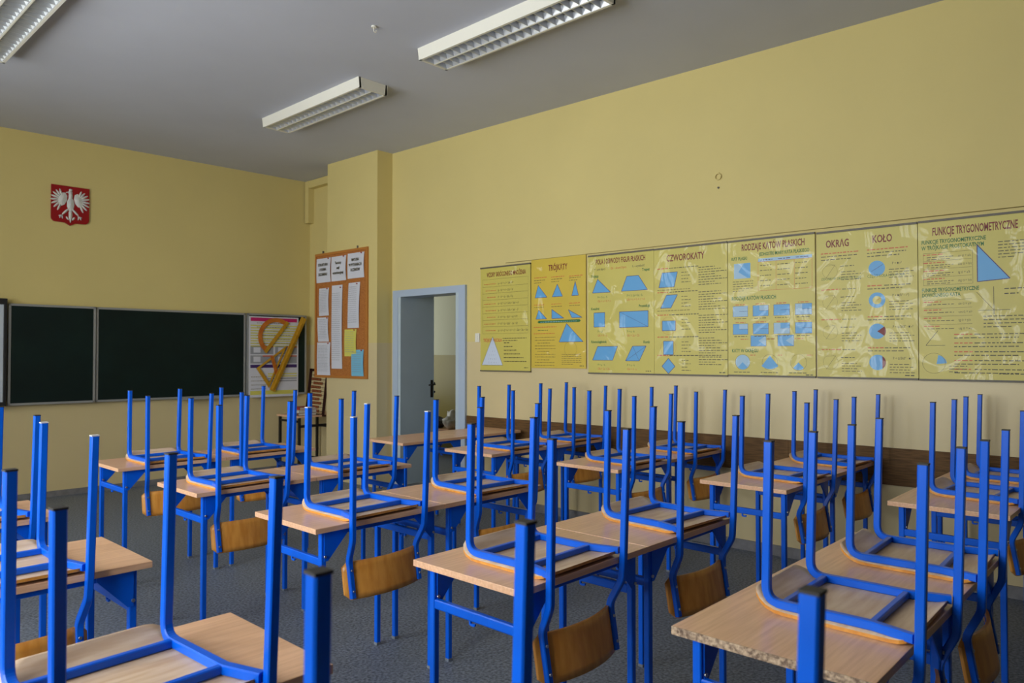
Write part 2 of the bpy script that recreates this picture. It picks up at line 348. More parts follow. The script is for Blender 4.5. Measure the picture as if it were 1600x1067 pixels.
# 1: short multiplication formulas
t, p, w, h = poster(5.285, 4.632, 1.315, 2.335, 'yellow poster of multiplication formulas with a pale triangle of numbers, nearest the door')
p.text('WZORY SKRÓCONEGO MNOŻENIA', w*.52, h-.09, .062, 'p_red', .50, 'CENTER', .0014)
p.outline([(.03, h-.655), (w-.03, h-.655), (w-.03, h-.115), (.03, h-.115)], .002, 'p_line')
F1 = ['(a + b)² = a² + 2ab + b²', '(a – b)² = a² – 2ab + b²', 'a² – b² = (a – b)(a + b)', '(a + b)³ = a³ + 3a²b + 3ab² + b³', '(a – b)³ = a³ – 3a²b + 3ab² – b³', 'a³ – b³ = (a – b)(a² + ab + b²)', 'a³ + b³ = (a + b)(a² – ab + b²)', '(a + b + c)² = a² + b² + c² + 2ab + 2bc + 2ac']
for i, s in enumerate(F1):
    z = h-.165-i*.066
    p.words(.05+.02*(i % 3), z, .16-.02*(i % 3), .009, 'p_or', i); p.text(s, .235, z-.006, .030, 'p_black', .72)
    if i: p.line((.03, z+.042), (w-.03, z+.042), .0025, 'p_line')
p.text('TRÓJKĄT PASCALA', .04, h-.735, .046, 'p_or', .62, 'LEFT', .001)
p.para(.30, h-.705, w-.34, 2, .022, .008, 'p_black')
p.fig([(.02, .055), (.30, .055), (.165, .335)], 'p_pale', .003, 'p_black')
rows = ['1', '1 1', '1 2 1', '1 3 3 1', '1 4 6 4 1', '1 5 10 10 5 1']
for i, s in enumerate(rows): p.text(s.replace(' ', '   '), .165, .262-i*.038, .022, 'p_black', .9, 'CENTER')
for i in range(6): p.words(.315, .270-i*.036, .07+.045*i, .010, 'p_black', i)
p.words(w-.08, .03, .05, .010, 'p_black'); p.build(t, PY, PN)
# 2: triangles
t, p, w, h = poster(4.622, 3.992, 1.349, 2.366, 'golden yellow poster of seven blue triangles and a dark green bar', 'poster_y', rail=False)
p.text('TRÓJKĄTY', w*.5, h-.115, .075, 'p_red', .6, 'CENTER', .0016)
for i in range(3):
    x = .035+i*.205; p.words(x, h-.175-.005*i, .15, .009, 'p_or'); p.words(x, h-.2, .13, .007, 'p_black', 3); p.words(x, h-.222, .09, .007, 'p_black', 5)
    p.words(x, h-.43, .12, .008, 'p_or', 1); p.words(x, h-.452, .12, .006, 'p_black', 2)
p.fig([(.045, h-.36), (.19, h-.36), (.085, h-.245)]); p.fig([(.25, h-.36), (.37, h-.36), (.31, h-.245)]); p.fig([(.475, h-.36), (.55, h-.36), (.513, h-.232)])
p.fig([(.055, h-.56), (.185, h-.56), (.09, h-.475)]); p.fig([(.245, h-.56), (.385, h-.56), (.245, h-.475)]); p.fig([(.475, h-.56), (.59, h-.56), (.435, h-.485)])
p.poly([(.09, h-.6), (w-.07, h-.6), (w-.055, h-.588), (w-.07, h-.576), (.09, h-.576), (.075, h-.588)], 'p_green'); p.words(.11, h-.592, .42, .006, 'p_lblue')
p.fig([(.33, .24), (w-.03, .24), (.415, h-.61)])
p.words(.03, h-.64, .27, .009, 'p_or'); p.words(.08, h-.67, .12, .008, 'p_green'); p.words(.03, h-.70, .25, .009, 'p_or', 2)
for i in range(11): p.words(.045+(.03 if i % 3 == 2 else 0), h-.735-i*.026, .24-(.09 if i % 3 == 2 else 0.0), .006, 'p_black', i)
p.ring(.46, .175, .07, .0015, 'p_line')
p.para(.36, .125, .22, 6, .018, .006, 'p_black'); p.words(w-.07, .02, .05, .009, 'p_black'); p.build(t, PY, PN)
# 3: areas and perimeters
t, p, w, h = poster(3.966, 3.304, 1.312, 2.340, 'yellow poster of areas with two columns of blue quadrilaterals and a triangle')
p.text('POLA I OBWODY FIGUR PŁASKICH', w*.5, h-.075, .064, 'p_red', .50, 'CENTER', .0014)
p.text('P – pole figury', .06, h-.128, .028, 'p_black', .75); p.text('Ob – obwód figury', .235, h-.128, .028, 'p_or', .75); p.text('h – wysokość', .455, h-.128, .028, 'p_black', .75)
for s, x, z, al in (('Trójkąt', .03, h-.19, 'LEFT'), ('Trapez', w-.04, h-.165, 'RIGHT'), ('Kwadrat', .03, h-.475, 'LEFT'), ('Prostokąt', w-.04, h-.468, 'RIGHT'), ('Równoległobok', .03, h-.765, 'LEFT'), ('Romb', w-.04, h-.772, 'RIGHT')): p.text(s, x, z, .032, 'p_green', .8, al, .0008)
p.fig([(.045, h-.325), (.235, h-.325), (.10, h-.205)]); p.fig([(.345, h-.325), (w-.06, h-.325), (.515, h-.2), (.40, h-.2)])
p.fig([(.06, h-.625), (.175, h-.625), (.175, h-.5), (.06, h-.5)]); p.fig([(.325, h-.635), (w-.055, h-.635), (w-.055, h-.5), (.325, h-.5)])
p.fig([(.045, h-.915), (.255, h-.915), (.305, h-.795), (.10, h-.795)]); p.fig([(.385, h-.92), (.52, h-.92), (w-.075, h-.795), (.455, h-.795)])
p.line((.325, h-.5), (w-.055, h-.635), .002, 'p_purple'); p.line((.385, h-.92), (w-.075, h-.795), .002, 'p_purple'); p.line((.52, h-.92), (.455, h-.795), .002, 'p_purple')
for x, z, a, c in ((.10, h-.375, 'P = ½ a · h', 'Ob = a + b + c'), (.40, h-.375, 'P = ½ (a + b) · h', 'Ob = a + b + c + d'), (.10, h-.675, 'P = a²', 'Ob = 4 · a'), (.40, h-.68, 'P = a · b', 'Ob = 2a + 2b'), (.10, h-.965, 'P = a · h', 'Ob = 2a + 2b'), (.40, h-.965, 'P = a · h', 'Ob = 4 · a')):
    p.text(a, x, z, .028, 'p_green', .8); p.text(c, x, z-.034, .028, 'p_or', .8)
p.words(w-.08, .02, .05, .010, 'p_black'); p.build(t, PY, PN)
# 4: quadrilaterals
t, p, w, h = poster(3.302, 2.660, 1.312, 2.338, 'yellow poster of five small blue quadrilaterals down the left beside long text')
p.text('CZWOROKĄTY', w*.44, h-.105, .075, 'p_red', .62, 'CENTER', .0016)
zs = [h-.165, h-.36, h-.545, h-.725, h-.875]
figs = [[(.045, -.15), (.185, -.15), (.215, -.03), (.075, -.03)], [(.06, -.125), (.155, -.125), (.215, -.02), (.115, -.02)], [(.075, -.125), (.195, -.125), (.195, -.045), (.075, -.045)], [(.085, -.14), (.175, -.14), (.175, -.03), (.085, -.03)], [(.13, -.145), (.19, -.085), (.13, -.02), (.07, -.085)]]
for i, z in enumerate(zs):
    p.words(.03, z, .10, .011, 'p_or', i); p.words(.14, z, .26, .009, 'p_black', i); p.fig([(a, z+c) for a, c in figs[i]])
    for k in range(4): p.words(.25, z-.04-k*.026, .06+.02*(k % 2), .007, 'p_black', k)
    for k in range(8 if i < 4 else 4): p.words(.40, z-.012-k*.0195, .14+.05*((k*7+i) % 3), .0075, 'p_black', k+i)
    if i < 2: p.words(.03, z-.175 if i == 0 else z-.15, .30, .008, 'p_line', 9)
p.ring(.135, zs[2]-.085, .072, .0015, 'p_or'); p.ring(.13, zs[3]-.085, .07, .0015, 'p_or')
p.words(w-.07, .018, .05, .010, 'p_black'); p.build(t, PY, PN)
# 5: kinds of plane angles
t, p, w, h = poster(2.656, 2.000, 1.316, 2.336, 'yellow poster of plane angles with rows of small blue rectangles')
p.text('RODZAJE KĄTÓW PŁASKICH', w*.53, h-.075, .07, 'p_red', .52, 'CENTER', .0016)
p.text('JEDNOSTKI MIARY KĄTA PŁASKIEGO', w*.66, h-.125, .036, 'p_green', .62, 'CENTER', .0008); p.text('KĄT PŁASKI', .03, h-.145, .034, 'p_green', .7, 'LEFT', .0008)
p.rect(.05, .18, h-.285, h-.17, 'p_blue'); p.poly([(.05, h-.285), (.05, h-.17), (.13, h-.17), (.085, h-.235), (.16, h-.285)], 'p_lblue', -.0001)
p.para(.04, h-.31, .16, 5, .018, .006, 'p_black')
p.rect(.24, w-.02, h-.17, h-.145, 'p_lblue'); p.outline([(.24, h-.385), (w-.02, h-.385), (w-.02, h-.17), (.24, h-.17)], .002, 'p_or')
for x in (.375, .51): p.line((x, h-.385), (x, h-.17), .002, 'p_or')
for c in range(3):
    for k in range(5): p.words(.255+c*.13, h-.20-k*.038, .09, .007, 'p_black', k+c)
    p.words(.26+c*.13, h-.16, .09, .007, 'p_purple', c)
p.text('RODZAJE KĄTÓW PŁASKICH', .03, h-.45, .04, 'p_green', .66, 'LEFT', .0008)
for r in range(2):
    for c in range(4):
        x, z = .04+c*.158, h-.575-r*.135; p.rect(x, x+.118, z, z+.08, 'p_blue' if (r+c) % 3 else 'p_lblue'); p.outline([(x, z), (x+.118, z), (x+.118, z+.08), (x, z+.08)], .002, 'p_purple')
        p.line((x+.05, z+.04), (x+.118, z+.04), .002, 'p_purple'); p.words(x+.02, z+.088, .08, .008, 'p_or', c); p.words(x+.01, z-.018, .10, .007, 'p_black', c)
        if (r+c) % 2: p.rect(x+.05, x+.117, z+.041, z+.079, 'p_lblue' if (r+c) % 3 else 'p_blue', -.0001)
for x in (.18, .385):
    z = h-.80; p.rect(x, x+.118, z, z+.08, 'p_blue'); p.outline([(x, z), (x+.118, z), (x+.118, z+.08), (x, z+.08)], .002, 'p_purple'); p.poly([(x+.06, z+.04), (x+.118, z+.079), (x+.118, z+.001)], 'p_lblue', -.0001); p.words(x-.08, z+.05, .06, .008, 'p_or'); p.words(x+.125, z+.05, .06, .008, 'p_or')
p.text('KĄTY W OKRĘGU', .03, h-.845, .036, 'p_green', .7, 'LEFT', .0008)
for i, x in enumerate((.115, .325, .535)):
    p.ring(x, .10, .058, .002, 'p_line')
    if i == 0: p.disc(x, .10, .056, 'p_lblue')
    p.disc(x, .10 if i != 1 else .15, .055 if i != 1 else .10, 'p_blue', PI*1.25+(.1 if i == 1 else 0), PI*1.75-(.1 if i == 1 else 0), -.0002)
    p.words(x-.07, .022, .13, .007, 'p_black', i); p.words(x+.06, .15, .04, .008, 'p_or', i)
p.words(w-.07, .008, .05, .009, 'p_black'); p.build(t, PY, PN)
# 6: circle and disc
t, p, w, h = poster(1.988, 1.346, 1.314, 2.330, 'yellow poster of four blue discs down its right half, two with red sectors')
p.text('OKRĄG', w*.22, h-.105, .072, 'p_red', .62, 'CENTER', .0016); p.text('KOŁO', w*.67, h-.10, .072, 'p_red', .62, 'CENTER', .0016)
for x in (.03, .335):
    p.words(x, h-.15, .25, .010, 'p_or'); p.words(x, h-.172, .24, .008, 'p_black'); p.words(x, h-.194, .2, .008, 'p_black', 4)
p.text('ODCINKI W OKRĘGU I W KOLE', .03, h-.335, .026, 'p_green', .7); p.text('CZĘŚCI KOŁA I ICH POLA', .335, h-.335, .028, 'p_green', .7)
for i, z in enumerate((h-.275, h-.49, h-.70, h-.91)):
    p.disc(.395, z, .052, 'p_blue')
    if i == 0: p.line((.36, z-.02), (.435, z+.025), .002, 'p_purple')
    if i == 1: p.disc(.395, z, .028, 'poster', y=-.0002); p.line((.395, z), (.42, z+.015), .002, 'p_or', -.0004)
    if i == 2: p.disc(.395, z, .054, 'p_red', -.62, .62, -.0002)
    if i == 3: p.poly([(.395+.052*math.cos(a), z+.052*math.sin(a)) for a in [-.95+1.9*k/10 for k in range(11)]], 'p_red', -.0002, True)
    p.text('P = π r²' if i == 0 else 'P = π(R² – r²)' if i == 1 else 'P = α/360° · π r²', .49, z+.02, .024, 'p_black', .75)
    for k in range(4): p.words(.47, z-.015-k*.018, .12+.03*(k % 2), .006, 'p_black', k)
    if i: p.words(.335, z+.095, .10, .010, 'p_or', i); p.words(.44, z+.095, .16, .008, 'p_black', i); p.words(.335, z+.075, .22, .008, 'p_black', i)
    p.line((.06, z-.05), (.125, z+.045), .002, 'p_line'); p.line((.06, z+.04), (.125, z+.045), .0015, 'p_line'); p.ring(.09, z, .05, .0012, 'p_line')
    p.words(.16, z+.03, .09, .007, 'p_black', i)
    for k in range(4): p.words(.165, z-.01-k*.018, .10+.03*(k % 2), .006, 'p_black', k+3)
    if i: p.words(.03, z+.085, .13, .009, 'p_or', i+2); p.words(.17, z+.085, .09, .007, 'p_black', i+2)
p.words(w-.08, .018, .055, .010, 'p_black'); p.build(t, PY, PN)
# 7: trigonometric functions
t, p, w, h = poster(1.342, 0.655, 1.312, 2.332, 'yellow trigonometry poster with one large blue right triangle, farthest right')
p.text('FUNKCJE TRYGONOMETRYCZNE', w*.455, h-.092, .072, 'p_red', .425, 'CENTER', .0016)
p.text('FUNKCJE TRYGONOMETRYCZNE', .02, h-.145, .036, 'p_green', .66, 'LEFT', .0008); p.text('W TRÓJKĄCIE PROSTOKĄTNYM', .02, h-.182, .036, 'p_green', .66, 'LEFT', .0008)
for r in range(4):
    z = h-.205-r*.052; p.line((.03, z), (.30, z), .002, 'p_line'); p.words(.03, z-.014, .12, .009, 'p_or', r); p.words(.05, z-.030, .15, .006, 'p_black', r); p.words(.05, z-.044, .13, .006, 'p_black', r+1)
    p.text(['sin α = a/c', 'cos α = b/c', 'tg α = a/b', 'ctg α = b/a'][r], .225, z-.036, .022, 'p_black', .75)
    z -= .305; p.line((.03, z), (.30, z), .002, 'p_line'); p.words(.03, z-.014, .10, .009, 'p_or', r); p.words(.05, z-.030, .15, .006, 'p_black', r)
    p.text(['sin α = y/r', 'cos α = x/r', 'tg α = y/x', 'ctg α = x/y'][r], .225, z-.034, .022, 'p_black', .75)
p.outline([(.03, h-.413), (.305, h-.413), (.305, h-.205), (.03, h-.205)], .002, 'p_line')
p.text('FUNKCJE TRYGONOMETRYCZNE', .02, h-.455, .034, 'p_green', .62, 'LEFT', .0008); p.text('DOWOLNEGO KĄTA', .02, h-.488, .034, 'p_green', .66, 'LEFT', .0008)
p.fig([(.33, h-.405), (.50, h-.395), (.33, h-.175)], 'p_blue', .005)
p.para(.44, h-.17, .15, 6, .019, .007, 'p_black')
p.line((.33, h-.585), (.50, h-.585), .003, 'p_black'); p.line((.415, h-.61), (.415, h-.44), .003, 'p_black'); p.line((.325, h-.47), (.415, h-.585), .003, 'p_line'); p.para(.47, h-.46, .12, 2, .03, .009, 'p_black')
p.para(.36, h-.625, .24, 4, .022, .008, 'p_black')
for k in range(5): p.words(.20, h-.735-k*.055, .10, .009, 'p_or', k); p.words(.31, h-.735-k*.055, .29, .008, 'p_black', k); p.words(.20, h-.757-k*.055, .34, .008, 'p_black', k+5)
p.line((.04, .22), (.11, .315), .003, 'p_black'); p.line((.04, .22), (.15, .22), .003, 'p_black'); p.ring(.085, .105, .065, .002, 'p_line'); p.disc(.10, .10, .058, 'p_blue', .1, 1.4); p.para(.17, .085, .10, 3, .018, .006, 'p_black')
p.words(w-.25, .04, .15, .008, 'p_black'); p.build(t, PY, PN)
b = NB(); a0 = rw(4.95, .012); a1 = rw(0.3, .012); cyl(b, (*a0, 2.368), (*a1, 2.366), 0.0022, 6); tag(obj('hanging_wire', b, 'wire'), 'thin wire stretched along the wall above the yellow posters', 'wire')
# light switch, ring, ceiling hook
x, y = rw(5.335); t = thing('light_switch', 'small white light switch between door frame and first poster', 'switch', (x, y, 1.60), RW_ROT)
b = NB(); box(b, -.03, .03, -.012, 0, 0, .09, bev=.003); obj('switch_plate', b, 'white', t); b = NB(); box(b, -.014, .014, -.018, -.010, .025, .065, bev=.002); obj('rocker', b, 'white', t)
x, y = rw(2.735); t = thing('wall_ring', 'small pale metal ring on a wall plate high above the posters', 'hook', (x, y, 2.86), RW_ROT)
b = NB()
pts = [Vector((.024*math.cos(a), -.012, .024*math.sin(a))) for a in [2*PI*i/18 for i in range(19)]]
tube(b, pts, .003, .003, (0, 1, 0), False); obj('ring', b, 'wall', t)
b = NB(); cyl(b, (0, -.010, -.085), (0, 0, -.085), .008); obj('screw', b, 'rail', t); b = NB(); cyl(b, (0, -.010, .028), (0, 0, .028), .007); obj('ring_mount', b, 'wall', t)
t = thing('ceiling_hook', 'tiny white hook screwed into the bare ceiling', 'hook', (3.06, 4.17, CEIL))
b = NB(); cyl(b, (0, 0, -.012), (0, 0, 0), .018); obj('hook_base', b, 'white', t); b = NB(); tube(b, fillet([(0, 0, -.012), (0, 0, -.04), (.02, 0, -.04), (.02, 0, -.025)], .008), .003, .003, (0, 1, 0)); obj('hook', b, 'white', t)

# ------------------------------------------------------------------ ceiling luminaires
def lamp(x0, y0, length, label):
    W, HH = .30, .085; t = thing('ceiling_light', label, 'lamp', (x0, y0, CEIL), 0, 'ceiling lights with mirror louvres')
    b = NB()
    def side(xa, xb, s):   # sloping long side
        prism(b, [(xa, 0), (xa+s*.012, -HH), (xa+s*.030, -HH), (xa+s*.022, 0)], 0, length, 'y')
    side(0, 0, 1); side(W, 0, -1); box(b, .01, W-.01, 0, .02, -HH, 0); box(b, .01, W-.01, length-.02, length, -HH, 0); box(b, .01, W-.01, .01, length-.01, -.012, 0)
    obj('housing', b, 'white', t)
    cw = (W-.07)/2
    for r in range(2):
        xa = .03+r*(cw+.01); n = 21; st = (length-.05)/n
        b = NB(); cyl(b, (xa+cw/2, .04, -.035), (xa+cw/2, length-.04, -.035), .013, 10); obj('lamp_tube', b, 'tube', t, True)
        b = NB()
        for s in (0, 1):   # parabolic side reflectors
            e = xa+s*cw; k = 1 if s == 0 else -1
            prism(b, [(e, -HH+.002), (e+k*.004, -HH+.002), (e+k*.022, -.05), (e+k*.030, -.015), (e, -.015)], .022, length-.022, 'y')
        obj('side_reflector', b, 'louvre', t)
        b = NB(); prism(b, [(-.002, -HH+.002), (.002, -HH+.002), (.009, -.045), (-.009, -.045)], xa+.003, xa+cw-.003, 'x')
        lv = obj('cross_louvre', b, 'louvre', t); lv.location = (0, .025, 0)
        for i in range(1, n+1):
            c = lv.copy(); COL.objects.link(c); c.parent = t; c.location = (0, .025+i*st, 0)
    b = NB(); box(b, .03+cw, .04+cw, .02, length-.02, -HH, -.02); obj('centre_rib', b, 'white', t)
lamp(3.53, 5.02, 1.58, 'white twin louvre ceiling light nearest the corner, wholly in view')
lamp(3.51, 2.66, 1.58, 'large white twin louvre ceiling light cut off by the top edge')
lamp(1.14, 5.0, 1.58, 'dark ceiling light in the top left corner of the picture')

# ------------------------------------------------------------------ front wall
x, y = fw(1.945); BB = thing('chalkboard', 'long dark green chalkboard in aluminium frame on the front wall', 'chalkboard', (x, y, .965), FW_ROT)
for x0, x1, y0 in ((0.0, .785, -.075), (.795, 2.455, -.055), (2.47, 3.27, -.075)):
    b = NB(); box(b, x0+.02, x1-.02, y0, y0+.02, .02, 1.0); obj('writing_panel', b, 'board', BB)
    b = NB()
    for a in ((x0, x1, 0, .022), (x0, x1, .998, 1.02), (x0, x0+.022, 0, 1.02), (x1-.022, x1, 0, 1.02)): box(b, a[0], a[1], y0-.006, y0+.026, a[2], a[3])
    obj('panel_frame', b, 'alu', BB)
b = NB(); box(b, 1.66, 2.1, -.14, -.055, -.012, .0); box(b, 1.66, 2.1, -.145, -.14, -.012, .012); obj('chalk_ledge', b, 'alu', BB)
x, y = fw(1.90); WB = thing('whiteboard', 'pale whiteboard in dark frame at the left edge, beside the chalkboard', 'whiteboard', (x, y, .985), FW_ROT)
b = NB(); box(b, -1.6, 0.0, -.10, -.07, .02, .985); obj('screen_surface', b, 'wb', WB)
b = NB()
for a in ((-1.64, .03, .985, 1.045), (-1.64, .03, -.02, .02), (0.0, .03, 0, 1.0), (-1.64, -1.60, 0, 1.0)): box(b, a[0], a[1], -.115, -.06, a[2], a[3], 0, .006)
obj('screen_frame', b, 'black', WB)
# emblem: red shield with a white eagle in relief
x, y = fw(2.315); EM = thing('coat_of_arms', 'red shield plaque with white eagle hung on the front wall', 'emblem', (x, y, 2.835), FW_ROT)
W_, H_ = .355, .415
out = [(0, H_), (W_, H_), (W_, .075)]+[(W_-.045+.045*math.cos(a), .075-.045*math.sin(a)) for a in [PI/2*i/5 for i in range(1, 6)]]+[(W_/2+.05, .028), (W_/2, 0), (W_/2-.05, .028)]+[(.045-.045*math.sin(a), .075-.045*math.cos(a)) for a in [PI/2*i/5 for i in range(0, 6)]]
b = NB(); prism(b, [(q[0], q[1]) for q in out][::-1], -.02, 0, 'y'); obj('shield', b, 'red', EM)
def blob(bm, c, r, rot=0.0, ny=-.026, n=9):
    """flat relief lobe: centre (x,z), radii (rx,rz), rotation in the plane"""
    cs, sn = math.cos(rot), math.sin(rot); top = bm.verts.new((c[0], ny-.012, c[1])); ring = []
    for i in range(n):
        a = 2*PI*i/n; u, v = r[0]*math.cos(a), r[1]*math.sin(a); ring.append(bm.verts.new((c[0]+u*cs-v*sn, ny+.004, c[1]+u*sn+v*cs)))
    for i in range(n): bm.faces.new((ring[i], ring[(i+1) % n], top))
cx = W_/2
b = NB(); blob(b, (cx, .225), (.036, .075)); blob(b, (cx, .31), (.020, .055)); blob(b, (cx-.004, .350), (.022, .022)); blob(b, (cx-.03, .348), (.016, .007), .2); blob(b, (cx, .378), (.018, .012)); obj('eagle_body', b, 'silver', EM)
for s in (-1, 1):
    b = NB(); blob(b, (cx+s*.075, .272), (.042, .075), s*.25)
    for i in range(8):
        a = .30+i*.35; d = .060+.004*i
        px, pz = cx+s*(.072+d*math.sin(a)*.95), .275+d*math.cos(a)*1.05; blob(b, (px, pz), (.011, .046), s*-a, -.024)
    obj('eagle_wing', b, 'silver', EM)
    b = NB(); blob(b, (cx+s*.045, .145), (.012, .05), s*.75); blob(b, (cx+s*.088, .098), (.024, .008), s*-.2); blob(b, (cx+s*.095, .085), (.007, .018), s*.3); blob(b, (cx+s*.075, .082), (.007, .018), -s*.2); obj('eagle_leg', b, 'silver', EM)
b = NB(); blob(b, (cx, .115), (.018, .060)); blob(b, (cx, .065), (.009, .035)); blob(b, (cx-.028, .075), (.010, .022), .6); blob(b, (cx+.028, .075), (.010, .022), -.6); obj('eagle_tail', b, 'silver', EM)
# chart and wooden drawing tools hanging on the right wing
x, y = fw(4.43, .082); t = thing('geometry_chart', 'white and pale green wall chart with pink and purple bands, hung on the chalkboard', 'chart', (x, y, .945), FW_ROT)
w, h = .665, 1.005; b = NB(); box(b, 0, w, -.003, 0, 0, h); obj('chart_sheet', b, 'paper', t); p = Print()
p.rect(.02, w-.02, h-.06, h-.015, 'p_pink'); p.rect(.02, w-.02, h-.64, h-.60, 'p_purple')
for i in range(9): p.rect(.02, w-.02, h-.12-i*.032, h-.105-i*.032, 'paper_y', -.0001)
for i in range(6): p.words(.10, h-.085-i*.05, .45, .010, 'p_line', i)
for r in range(2):
    for c in range(2):
        x0, z0 = .02+c*.325, h-.47-r*.115; p.rect(x0, x0+.30, z0, z0+.10, 'p_grey', -.0001); p.rect(x0+.04, x0+.13, z0+.02, z0+.085, 'paper', -.0002); p.rect(x0+.16, x0+.30, z0+.085, z0+.10, 'p_or', -.0003)
for i in range(4): p.rect(.25, w-.02, .19+i*.03, .205+i*.03, 'p_grey' if i < 2 else 'paper_y', -.0001); p.words(.03, .10+i*.05, .2, .010, 'p_line', i)
p.rect(.02, w-.02, .03, .08, 'paper_y', -.0001); p.build(t, -.0036, PN)
def tool_root(name, label, cat, X, Z, n=.095): x, y = fw(X, n); return thing(name, label, cat, (x, y, Z), FW_ROT, 'wooden drawing instruments on the chalkboard')
# ruler: tilted straight edge
t = tool_root('wooden_ruler', 'long tilted yellow wooden ruler hanging on the wall chart', 'ruler', 4.72, 1.02, .112)
b = NB(); a = Vector((.0, 0, .0)); c = Vector((.435, 0, .93)); d = (c-a).normalized(); q = Vector((-d.z, 0, d.x))*.036
prism(b, [(v.x, v.z) for v in (a+q, a-q, c-q, c+q)], -.010, 0, 'y'); obj('straightedge', b, 'ruler', t)
b = NB(); r = Vector((-d.z, 0, d.x))*.009; o2 = Vector((0, 0, 0)); prism(b, [(v.x, v.z) for v in (a+d*.02+r, a+d*.02-r, c-d*.08-r, c-d*.08+r)], -.022, -.010, 'y'); obj('grip', b, 'ruler', t)
# set square: right triangle frame
t = tool_root('set_square', 'triangular wooden set square hanging beside the long ruler', 'set square', 4.52, 1.06, .096)
P0, P1, P2 = Vector((0, .245)), Vector((.405, .53)), Vector((.165, 0))
cen = (P0+P1+P2)/3; inner = [cen+(v-cen)*.75 for v in (P0, P1, P2)]; outer = [P0, P1, P2]
b = NB()
for i in range(3):
    j = (i+1) % 3; prism(b, [tuple(outer[i]), tuple(outer[j]), tuple(inner[j]), tuple(inner[i])], -.008, 0, 'y')
obj('triangle_frame', b, 'ruler', t)
b = NB(); m0 = (P0+P1)/2; prism(b, [tuple(m0+Vector((-.02, .0))), tuple(m0+Vector((.02, .01))), tuple(cen+Vector((.10, -.08))), tuple(cen+Vector((.06, -.10)))], -.014, -.006, 'y'); obj('handle', b, 'orange', t)
# protractor: half ring and bar
t = tool_root('protractor', 'orange wooden half-round protractor at the top of the wall chart', 'protractor', 4.78, 1.70, .094)
b = NB(); ax = Vector((.62, .785)).normalized(); nx = Vector((-ax.y, ax.x)); R0, R1, n = .185, .238, 20; ring = []
for i in range(n+1):
    a = PI*i/n; dv = ax*math.cos(a)+nx*math.sin(a); ring.append((dv*R0, dv*R1))
for i in range(n): prism(b, [tuple(ring[i][0]), tuple(ring[i][1]), tuple(ring[i+1][1]), tuple(ring[i+1][0])], -.008, 0, 'y')
obj('degree_arc', b, 'orange', t)
b = NB(); prism(b, [tuple(-ax*.245-nx*.028), tuple(ax*.245-nx*.028), tuple(ax*.245+nx*.014), tuple(-ax*.245+nx*.014)], -.012, 0, 'y'); obj('base_bar', b, 'ruler', t)

# ------------------------------------------------------------------ cork board with papers on the pilaster
CBX, CBR = 4.935, -PI/2+.028
CB = thing('cork_board', 'cork notice board in thin wooden frame on the pilaster', 'notice board', (CBX-.004, 7.86, 1.20), CBR)
w, h = 1.03, 1.49
b = NB(); box(b, .02, w-.02, -.016, 0, .02, h-.02); obj('cork_panel', b, 'cork', CB)
b = NB()
for a in ((0, w, 0, .028), (0, w, h-.028, h), (0, .028, .028, h-.028), (w-.028, w, .028, h-.028)): box(b, a[0], a[1], -.026, 0, a[2], a[3])
obj('board_frame', b, 'cork_frame', CB)
b = NB()
for x in (.15, .83): cyl(b, (x, -.01, h), (x, -.01, h+.03), .012, 8)
obj('hanger', b, 'rail', CB)
def paper(x, z, pw, ph, label, m='paper', titles=None, tilt=0.0, lines=8, pins=1):
    cs, sn = math.cos(CBR), math.sin(CBR); px = CBX-.004+x*cs-(-.019)*sn; py = 7.86+x*sn+(-.019)*cs
    t = thing('pinned_sheet', label, 'paper', (px, py, 1.20+z), CBR, 'papers pinned to the cork board')
    b = NB(); n = 6; bend = .010
    vs = [[b.verts.new((pw*i/4+tilt*(j/n), -bend*math.sin(PI*j/n)*(.4+.6*i/4)-dy, ph*j/n)) for i in range(5)] for dy in (0, .0012) for j in range(n+1)]
    A, B = vs[:n+1], vs[n+1:]
    for j in range(n):
        for i in range(4): b.faces.new((A[j][i], A[j][i+1], A[j+1][i+1], A[j+1][i])); b.faces.new((B[j][i+1], B[j][i], B[j+1][i], B[j+1][i+1]))
    for j in range(n):
        b.faces.new((A[j][0], A[j+1][0], B[j+1][0], B[j][0])); b.faces.new((A[j+1][4], A[j][4], B[j][4], B[j+1][4]))
    obj('sheet', b, m, t)
    p = Print()
    if titles:
        for i, s in enumerate(titles): p.text(s, pw/2, ph*.68-i*ph*.2, .045, 'p_black', .78, 'CENTER', .0014)
    else:
        for i in range(lines): p.words(.05*pw*2, ph*.9-i*ph*.82/lines, pw*.75, .006, 'p_grey', i)
    p.build(t, -.0135, PN)
    b = NB(); cyl(b, (pw*.85, -.016, ph*.97), (pw*.85, .004, ph*.97), .007, 8); obj('push_pin', b, 'book_r', t)
paper(.03, 1.14, .29, .29, 'white title sheet at left on top of the cork board', titles=['STRUKTURA', 'I FORMA', 'EGZAMINU'])
paper(.335, 1.14, .29, .29, 'white title sheet in the middle on top of the cork board', titles=['Terminy', 'sesji', 'egzaminacyjnej'])
paper(.655, 1.15, .31, .29, 'white title sheet at right on top of the cork board', titles=['MATURA', 'W PYTANIACH', 'UCZNIÓW'])
paper(.085, .74, .20, .33, 'small white sheet upper left on the cork board', lines=14)
paper(.07, .43, .22, .29, 'slightly tilted small white sheet at left middle of the cork board', lines=12, tilt=-.02)
paper(.05, .03, .27, .39, 'large white sheet in lower left corner of the cork board', lines=18)
paper(.345, .11, .21, .98, 'very long white strip of printed pages down the middle of the cork board', lines=34)
paper(.655, .58, .215, .52, 'long white printed sheet upper right on the cork board', lines=18, tilt=.02)
paper(.60, .255, .225, .31, 'pale yellow sheet pinned on the right of the cork board', 'paper_y', lines=10)
paper(.735, .03, .225, .30, 'light blue sheet in lower right corner of the cork board', 'paper_b', lines=10)

